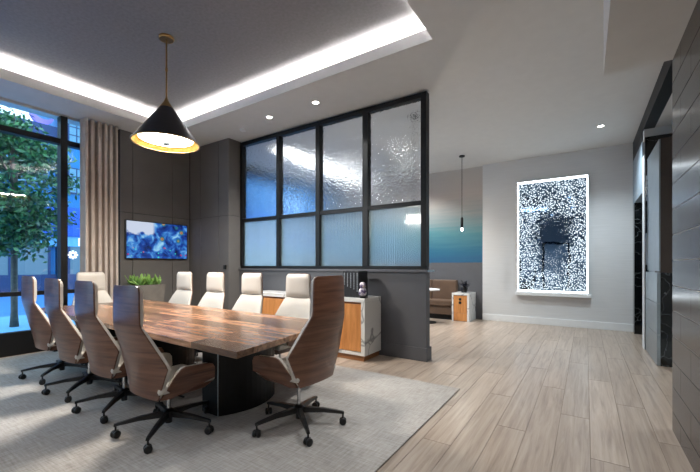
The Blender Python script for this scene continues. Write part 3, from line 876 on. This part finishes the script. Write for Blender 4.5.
# books + geode
for i in range(5):
    x = -2.880 + i * 0.0535
    t = tag(box('book', x, x + 0.051, 4.20, 4.44, 0.8505, 1.215 + 0.004 * (i % 2), 'bookblack', bev=0.003),
            ['black cloth bound book at the left end of the row on the credenza', 'black cloth bound book second from left on the credenza', 'black cloth bound book in the middle of the row on the credenza',
             'black cloth bound book fourth from left on the credenza', 'black cloth bound book at the right end of the row beside the geode'][i], 'book', 'black books on the credenza')
    lst = []
    random.seed(20 + i)
    z = 1.19
    while z > 1.02 - 0.02 * i:
        h = random.choice((0.006, 0.009, 0.012))
        lst.append((x + 0.018, x + 0.034, 4.1990, 4.1998, z - h, z)); z -= h + 0.005
    boxes('spine_lettering', lst, 'bookgrey', t)
def geode():
    m, nt, p = new_mat('amethyst')
    nz = node(nt, 'ShaderNodeTexNoise', Vector=coords(nt), Scale=22.0, Detail=3.0)
    nt.links.new(ramp(nt, nz.outputs[0], [(0.42, rgb(92, 76, 116)), (0.55, rgb(212, 206, 214))]), p.inputs['Base Color'])
    p.inputs['Roughness'].default_value = 0.3
    t = thing('geode_figure', 'small purple and white stone figure beside the black books', 'ornament', (-2.545, 4.19, 0.8505))
    t.scale = (1.2, 1.2, 1.25)
    lathe('base', [(0.036, 0), (0.036, 0.018), (0.03, 0.02)], 'blackplastic', t, 16)
    bm = bmesh.new(); add_lathe(bm, [(0.028, 0.0205), (0.046, 0.04), (0.048, 0.075), (0.034, 0.1), (0.028, 0.108), (0.036, 0.125), (0.034, 0.15), (0.018, 0.17), (0.004, 0.175)], 18)
    rnd = random.Random(4)
    for v in bm.verts: v.co += Vector((rnd.uniform(-1, 1), rnd.uniform(-1, 1), rnd.uniform(-.4, .4))) * 0.004
    for v in bm.verts: v.co.z = max(v.co.z, 0.0203)
    mesh_obj('stone', bm, m, t)
geode()
tag(box('wall_controller', -5.68, -5.62, YA - 0.03, YA - 0.001, 1.22, 1.30, 'blackplastic', bev=0.004), 'small black control box on the taupe return wall', 'controller')

# ================================================================ TELEVISION
tv = thing('television', 'wide flat television showing a blue abstract picture on the panelled wall', 'television', (XT, 3.10, 1.41))
box('casing', 0.002, 0.045, 0.0, 1.17, 0.0, 0.69, 'blackplastic', tv, 0.005)
bm = bmesh.new(); add_box(bm, 0.0, 1.14, 0, 0.66, 0, 0.001)
sc = mesh_obj('screen', bm, 'screen', tv)
sc.matrix_local = Matrix(((0, 0, 1, 0.0453), (1, 0, 0, 0.015), (0, 1, 0, 0.015), (0, 0, 0, 1)))

# ================================================================ PLANTER
def leafmat(name, a, b):
    m, nt, p = new_mat(name)
    nz = node(nt, 'ShaderNodeTexNoise', Vector=coords(nt), Scale=6.0, Detail=2.0)
    nt.links.new(ramp(nt, nz.outputs[0], [(0.35, a), (0.65, b)]), p.inputs['Base Color'])
    p.inputs['Roughness'].default_value = 0.45
    return m
M['leafgreen'] = leafmat('succulent_green', rgb(70, 116, 52), rgb(138, 178, 88))
M['leaftree'] = leafmat('tree_leaf', rgb(18, 66, 54), rgb(70, 128, 70))
M['leafdark'] = leafmat('dark_leaf', rgb(22, 24, 34), rgb(58, 60, 76))
M['soil'] = plain('soil', rgb(40, 32, 26), 0.9)
pl = thing('potted_succulents', 'tall grey square planter with green succulents below the television', 'planter', (-6.42, 3.26, 0.0135))
bm = bmesh.new()
for z, w in ((0, 0.17), (0.95, 0.23)):
    pass
a = [bm.verts.new((sx * 0.18, sy * 0.18, 0)) for sx, sy in ((-1, -1), (1, -1), (1, 1), (-1, 1))]
b = [bm.verts.new((sx * 0.24, sy * 0.24, 0.95)) for sx, sy in ((-1, -1), (1, -1), (1, 1), (-1, 1))]
c = [bm.verts.new((sx * 0.215, sy * 0.215, 0.95)) for sx, sy in ((-1, -1), (1, -1), (1, 1), (-1, 1))]
d = [bm.verts.new((sx * 0.21, sy * 0.21, 0.90)) for sx, sy in ((-1, -1), (1, -1), (1, 1), (-1, 1))]
bm.faces.new(a); bm.faces.new(d)
for p_, q_ in ((a, b), (b, c), (c, d)):
    for i in range(4): bm.faces.new((p_[i], p_[(i + 1) % 4], q_[(i + 1) % 4], q_[i]))
mesh_obj('pot', bm, 'concrete', pl)
box('soil', -0.205, 0.205, -0.205, 0.205, 0.901, 0.93, 'soil', pl)
bm = bmesh.new()
vs = [(-0.0, 0, 0), (0.022, 0.05, 0.012), (0.02, 0.11, 0.03), (0, 0.17, 0.055), (-0.02, 0.11, 0.03), (-0.022, 0.05, 0.012), (0, 0.08, 0.005)]
v = [bm.verts.new(p) for p in vs]; v2 = [bm.verts.new((p[0] * 0.9, p[1], p[2] - 0.008)) for p in vs[:6]]
for i in range(6):
    j = (i + 1) % 6
    bm.faces.new((v[i], v[j], v[6])); bm.faces.new((v[i], v2[i], v2[j], v[j]))
bm.faces.new(v2[::-1])
lf0 = mesh_obj('leaf', bm, 'leafgreen', pl)
random.seed(3)
first = True
for q in range(9):
    cx_, cy_ = (q % 3 - 1) * 0.14, (q // 3 - 1) * 0.14
    for k in range(9):
        l = lf0 if first else lf0.copy()
        if not first: COL.objects.link(l)
        first = False
        l.parent = pl
        l.location = (cx_, cy_, 0.93)
        l.rotation_euler = (random.uniform(0.1, 1.15), random.uniform(-.2, .2), k * 2 * PI / 9 + random.uniform(-.2, .2))
        s = random.uniform(0.85, 1.3); l.scale = (s, s, s)

# ================================================================ ARTWORK
ax0, ax1, az0, az1 = -1.30, 0.05, 0.70, 3.16
YB = YF
art = thing('lit_mirror_artwork', 'tall backlit etched mirror artwork with glowing white edge', 'artwork', (ax0, YB, az0))
AW, AH = ax1 - ax0, az1 - az0
boxes('frame', [(0, AW, -0.05, 0, 0, 0.015), (0, AW, -0.05, 0, AH - 0.015, AH), (0, 0.015, -0.05, 0, 0.015, AH - 0.015), (AW - 0.015, AW, -0.05, 0, 0.015, AH - 0.015)], 'white', art)
boxes('light_edge', [(0.016, AW - 0.016, -0.045, -0.001, 0.016, 0.05), (0.016, AW - 0.016, -0.045, -0.001, AH - 0.06, AH - 0.016), (0.016, 0.042, -0.045, -0.001, 0.05, AH - 0.06), (AW - 0.04, AW - 0.016, -0.045, -0.001, 0.05, AH - 0.06)], 'ledart', art)
box('mirror', 0.042, AW - 0.04, -0.04, -0.002, 0.05, AH - 0.06, 'mosaic', art)
box('ledge', -0.03, AW + 0.04, -0.09, -0.001, -0.07, -0.001, 'white', art, 0.004)

# ================================================================ LOUNGE FURNITURE
bq = thing('banquette', 'brown leather banquette bench along the charcoal wainscot', 'bench', (-4.52, 8.36, 0))
box('plinth', 0.0, 1.86, 0.08, 0.55, 0, 0.12, 'black', bq)
box('base', 0.0, 1.88, 0.03, 0.55, 0.121, 0.32, 'brownleather', bq, 0.01)
for k in range(3):
    box('seat_cushion', 0.005 + k * 0.627, 0.622 + k * 0.627, 0.0, 0.38, 0.321, 0.46, 'brownleather', bq, 0.025)
    box('back_cushion', 0.005 + k * 0.627, 0.622 + k * 0.627, 0.39, 0.55, 0.321, 0.93, 'brownleather', bq, 0.03)
ct = thing('cafe_table', 'small round white cafe table in front of the banquette', 'table', (-3.02, 7.75, 0))
lathe('top', [(0.29, 0.73), (0.30, 0.74), (0.30, 0.755), (0.29, 0.76)], 'white', ct, 32)
lathe('pedestal', [(0.03, 0.03), (0.025, 0.1), (0.025, 0.73)], 'black', ct, 16)
lathe('foot', [(0.22, 0.001), (0.22, 0.015), (0.04, 0.03)], 'black', ct, 28)
sx0, sx1, sy0, sy1 = -2.62, -2.22, 8.32, 8.90
sd = thing('side_cabinet', 'small white marble cabinet with amber door beside the banquette', 'cabinet', (sx0, sy0, 0))
SW, SD = sx1 - sx0, sy1 - sy0
box('top', 0, SW, 0, SD, 0.60, 0.65, 'marble', sd, 0.003)
box('end_panel', 0, 0.035, 0, SD, 0.0, 0.5995, 'marble', sd, 0.003)
box('end_panel', SW - 0.05, SW, 0, SD, 0.0, 0.5995, 'marble', sd, 0.003)
box('carcass', 0.036, SW - 0.051, 0.03, SD, 0.0, 0.599, 'plinth', sd)
dd = box('drawer', 0.04, SW - 0.055, 0.008, 0.029, 0.19, 0.59, 'orangewood', sd, 0.002)
bm = bmesh.new()
for z in (0.43, 0.51):
    r = bmesh.ops.create_cone(bm, cap_ends=True, segments=16, radius1=0.032, radius2=0.032, depth=0.006, matrix=Matrix.Translation((0.19, 0.004, z)) @ Matrix.Rotation(PI / 2, 4, 'X'))
mesh_obj('finger_hole', bm, 'blackplastic', dd)
box('drawer', 0.04, SW - 0.055, 0.008, 0.029, 0.01, 0.184, 'orangewood', sd, 0.002)
pp = thing('dark_plant', 'small dark leaved plant in a black pot on the white side cabinet', 'plant', (-2.40, 8.55, 0.651))
lathe('pot', [(0.06, 0), (0.085, 0.11), (0.08, 0.12), (0.07, 0.10)], 'blackplastic', pp, 20)
bm = bmesh.new()
v = [bm.verts.new(p) for p in ((0, 0, 0), (0.035, 0.06, 0.02), (0.025, 0.12, 0.015), (0, 0.16, -0.005), (-0.025, 0.12, 0.015), (-0.035, 0.06, 0.02), (0, 0.08, 0.008))]
for i in range(6): bm.faces.new((v[i], v[(i + 1) % 6], v[6]))
lf1 = mesh_obj('leaf', bm, 'leafdark', pp)
random.seed(5)
for k in range(26):
    l = lf1 if k == 0 else lf1.copy()
    if k: COL.objects.link(l)
    l.parent = pp
    l.location = (random.uniform(-.03, .03), random.uniform(-.03, .03), 0.11 + random.uniform(0, .05))
    l.rotation_euler = (random.uniform(0.0, 1.2), 0, random.uniform(0, 2 * PI))

# ================================================================ OUTSIDE
M['street'] = plain('dusk_tinted_asphalt', rgb(62, 118, 176), 0.5, var=0.08, scale=2)  # blue of the dusk light is put into the asphalt colour
M['pave'] = plain('dusk_tinted_paving', rgb(104, 164, 208), 0.6, var=0.06, scale=3)  # paving colour carries the dusk light's blue as well
M['duskfacade'] = plain('dusk_tinted_facade', rgb(18, 104, 158), 0.7, var=0.12, scale=0.8)  # facade colour holds the blue cast of the dusk light
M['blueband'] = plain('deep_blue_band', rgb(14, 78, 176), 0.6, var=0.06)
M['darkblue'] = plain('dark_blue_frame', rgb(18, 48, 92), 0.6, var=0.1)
M['litwin'] = emit('lit_far_window', (0.10, 0.46, 0.85, 1), 0.42, 0.03)
M['shopwin'] = emit('lit_shop_window', (0.14, 0.42, 0.72, 1), 0.22, 0.05)
M['bark'] = plain('bark', rgb(84, 82, 74), 0.85, var=0.25, scale=14)
M['purple'] = plain('purple_sign', rgb(150, 120, 224), 0.6, var=0.04)
M['signband'] = plain('pale_blue_sign_band', rgb(96, 160, 200), 0.6, var=0.04)
M['star'] = emit('lit_logo_white', (1.0, 0.98, 0.95, 1), 0.5)
M['starorange'] = emit('lit_logo_orange', (1.0, 0.5, 0.12, 1), 0.5)
S(box('floor_pavement', -12.5, XW - 0.13, -12, 30, -0.15, -0.03, 'pave'), 'pavement coloured pale as in blue dusk light outside the window', 'pavement')
S(box('floor_street', -60, -12.5, -25, 60, -0.25, -0.10, 'street'), 'street coloured as in blue dusk light beyond the pavement', 'street')
def building(name, label, x, y0, y1, h, cols, rows_, zbase, wh, ww):
    t = thing(name, label, 'building', (x, y0, -0.1))
    box('wall', -4, 0, 0, y1 - y0, 0, h, 'duskfacade', t)
    box('cornice', -0.1, 0.25, -0.05, y1 - y0 + 0.05, h - 0.5, h + 0.05, 'darkblue', t)
    box('fascia', 0.0, 0.30, 0, y1 - y0, 2.95, 4.5, 'blueband', t)
    box('shop_window', 0.0, 0.08, 0.3, y1 - y0 - 0.3, 0.9, 2.4, 'shopwin', t)
    box('stall_riser', 0.0, 0.14, 0.0, y1 - y0, 0.0, 0.9, 'darkblue', t)
    n = int((y1 - y0) / 1.6)
    for k in range(n + 1):
        yy_ = 0.3 + (y1 - y0 - 0.6) * k / n
        box('shop_mullion', 0.08, 0.14, yy_ - 0.05, yy_ + 0.05, 0.9, 2.4, 'darkblue', t)
    box('sign_band', 0.0, 0.2, 0, y1 - y0, 2.4, 2.95, 'signband', t)
    dy = (y1 - y0) / cols
    for r in range(rows_):
        for c_ in range(cols):
            ya = dy * (c_ + 0.5) - ww / 2; z = zbase + r * (wh + 1.3)
            f = box('window', 0.0, 0.1, ya, ya + ww, z, z + wh, 'darkblue', t)
            nx, nz_ = 4, 3
            lst = []
            for a_ in range(nx):
                for b_ in range(nz_):
                    lst.append((0.1, 0.12, ya + 0.06 + (ww - 0.06) / nx * a_, ya + (ww - 0.06) / nx * (a_ + 1), z + 0.06 + (wh - 0.06) / nz_ * b_, z + (wh - 0.06) / nz_ * (b_ + 1)))
            boxes('pane', lst, 'litwin', f)
    return t
building('street_building', 'low building coloured as in blue dusk light across the street behind the tree', -24, -12, 7.5, 8.75, 6, 1, 5.6, 1.6, 2.2)
building('street_building', 'taller building coloured as in blue dusk light across the street seen beside the curtain', -23.5, 7.6, 30, 17, 11, 5, 5.3, 1.4, 1.5)
# lit flower logo on the taller building's shop front
lg = thing('lit_flower_sign', 'lit white and orange flower shaped sign on the shop front', 'sign', (-23.32, 8.05, 1.85))
lg.scale = (1, 0.68, 0.68)
for k in range(8):
    a_ = k * PI / 4
    bm = bmesh.new(); add_box(bm, 0, 0.04, 0.10, 0.34, -0.075, 0.075, 0.02, Matrix.Rotation(a_, 4, 'X'))
    mesh_obj('petal', bm, 'starorange' if k in (3, 4) else 'star', lg)
# purple crescent sign against the sky
bm = bmesh.new()
outer, inner = [], []
for i in range(13):
    a_ = PI + PI * i / 12
    outer.append((1.6 * math.cos(a_), 1.5 * math.sin(a_)))
    inner.append((1.15 * math.cos(a_) + 0.25, 0.75 * math.sin(a_) + 0.1))
A = [[bm.verts.new((xx, p[0], p[1])) for p in L] for L in (outer, inner) for xx in (0, 0.2)]
for i in range(12):
    bm.faces.new((A[0][i], A[0][i + 1], A[2][i + 1], A[2][i])); bm.faces.new((A[1][i], A[3][i], A[3][i + 1], A[1][i + 1]))
    bm.faces.new((A[0][i], A[1][i], A[1][i + 1], A[0][i + 1])); bm.faces.new((A[2][i], A[2][i + 1], A[3][i + 1], A[3][i]))
bm.faces.new((A[0][0], A[2][0], A[3][0], A[1][0])); bm.faces.new((A[0][12], A[1][12], A[3][12], A[2][12]))
cr_ = thing('crescent_sign', 'x', 'sign', (-24.4, 7.0, 8.71))
co = mesh_obj('crescent', bm, 'purple', cr_); co.location = (0, 0, 0.62); co.scale = (1, 0.32, 0.36)
box('post', 0.05, 0.15, -0.05, 0.05, 0, 0.2, 'darkblue', cr_)
tag(cr_, 'purple crescent shaped sign above the low roof against the sky', 'sign')
# street tree
def tree():
    t = thing('street_tree', 'leafy green street tree on the pavement outside the window', 'tree', (-10.3, 2.5, -0.03))
    bm = bmesh.new()
    add_lathe(bm, [(0.08, 0), (0.06, 0.3), (0.055, 1.6), (0.06, 3.4), (0.02, 4.6)], 10)
    mesh_obj('trunk', bm, 'bark', t, True)
    rnd = random.Random(11)
    for k in range(9):
        a_ = k * 2.4; z = 1.75 + k * 0.25; L = 0.95 - 0.05 * k
        p0 = Vector((0, 0, z)); p1 = Vector((math.cos(a_) * L, math.sin(a_) * L, z + 0.55))
        bm = bmesh.new()
        q = (p1 - p0).to_track_quat('Z', 'Y').to_matrix().to_4x4()
        bmesh.ops.create_cone(bm, segments=6, radius1=0.035, radius2=0.008, depth=(p1 - p0).length, matrix=Matrix.Translation((p0 + p1) / 2) @ q)
        mesh_obj('branch', bm, 'bark', t)
    vs, fs = [], []
    clumps = []
    for k in range(90):
        z = rnd.uniform(1.75, 4.9)
        rmax = 1.2 * math.sin(PI * min(1, max(0.12, (z - 1.35) / 4.3))) ** 0.7
        a_ = rnd.uniform(0, 2 * PI); r = rmax * math.sqrt(rnd.uniform(0.1, 1))
        sh = max(0.0, z - 3.2) * 0.55
        clumps.append((r * math.cos(a_) - 0.836 * sh - 0.1, r * math.sin(a_) - 0.549 * sh - 0.1, z))
    for c_ in clumps:
        for _ in range(120):
            d_ = Vector((rnd.gauss(0, 1), rnd.gauss(0, 1), rnd.gauss(0, 0.75))) * 0.2
            p = Vector(c_) + d_
            nrm = Vector((rnd.gauss(0, 1), rnd.gauss(0, 1), rnd.gauss(0.8, 0.8))).normalized()
            u = nrm.orthogonal().normalized(); u = Matrix.Rotation(rnd.uniform(0, 6.28), 3, nrm) @ u; w = nrm.cross(u)
            L = rnd.uniform(0.05, 0.09)
            b_ = len(vs)
            vs += [p - u * L, p + w * L * 0.45, p + u * L, p - w * L * 0.45]
            fs.append((b_, b_ + 1, b_ + 2, b_ + 3))
    me = bpy.data.meshes.new('foliage'); me.from_pydata([tuple(v_) for v_ in vs], [], fs); me.materials.append(M['leaftree'])
    o = bpy.data.objects.new('foliage', me); COL.objects.link(o); o.parent = t; o['kind'] = 'stuff'
tree()

# letter on the shop sign band
cu = bpy.data.curves.new('letter', 'FONT'); cu.body = 'B'; cu.size = 0.62; cu.extrude = 0.02; cu.align_x = 'CENTER'
tmp = bpy.data.objects.new('letter_tmp', cu); COL.objects.link(tmp)
dg = bpy.context.evaluated_depsgraph_get()
me = bpy.data.meshes.new_from_object(tmp.evaluated_get(dg))
bpy.data.objects.remove(tmp)
me.materials.append(M['star'])
lo = bpy.data.objects.new('sign_letter', me); COL.objects.link(lo)
lo.matrix_world = Matrix(((0, 0, 1, -23.27), (1, 0, 0, 8.42), (0, 1, 0, 2.34), (0, 0, 0, 1)))
tag(lo, 'lit white letter on the pale sign band of the shop', 'sign letter')
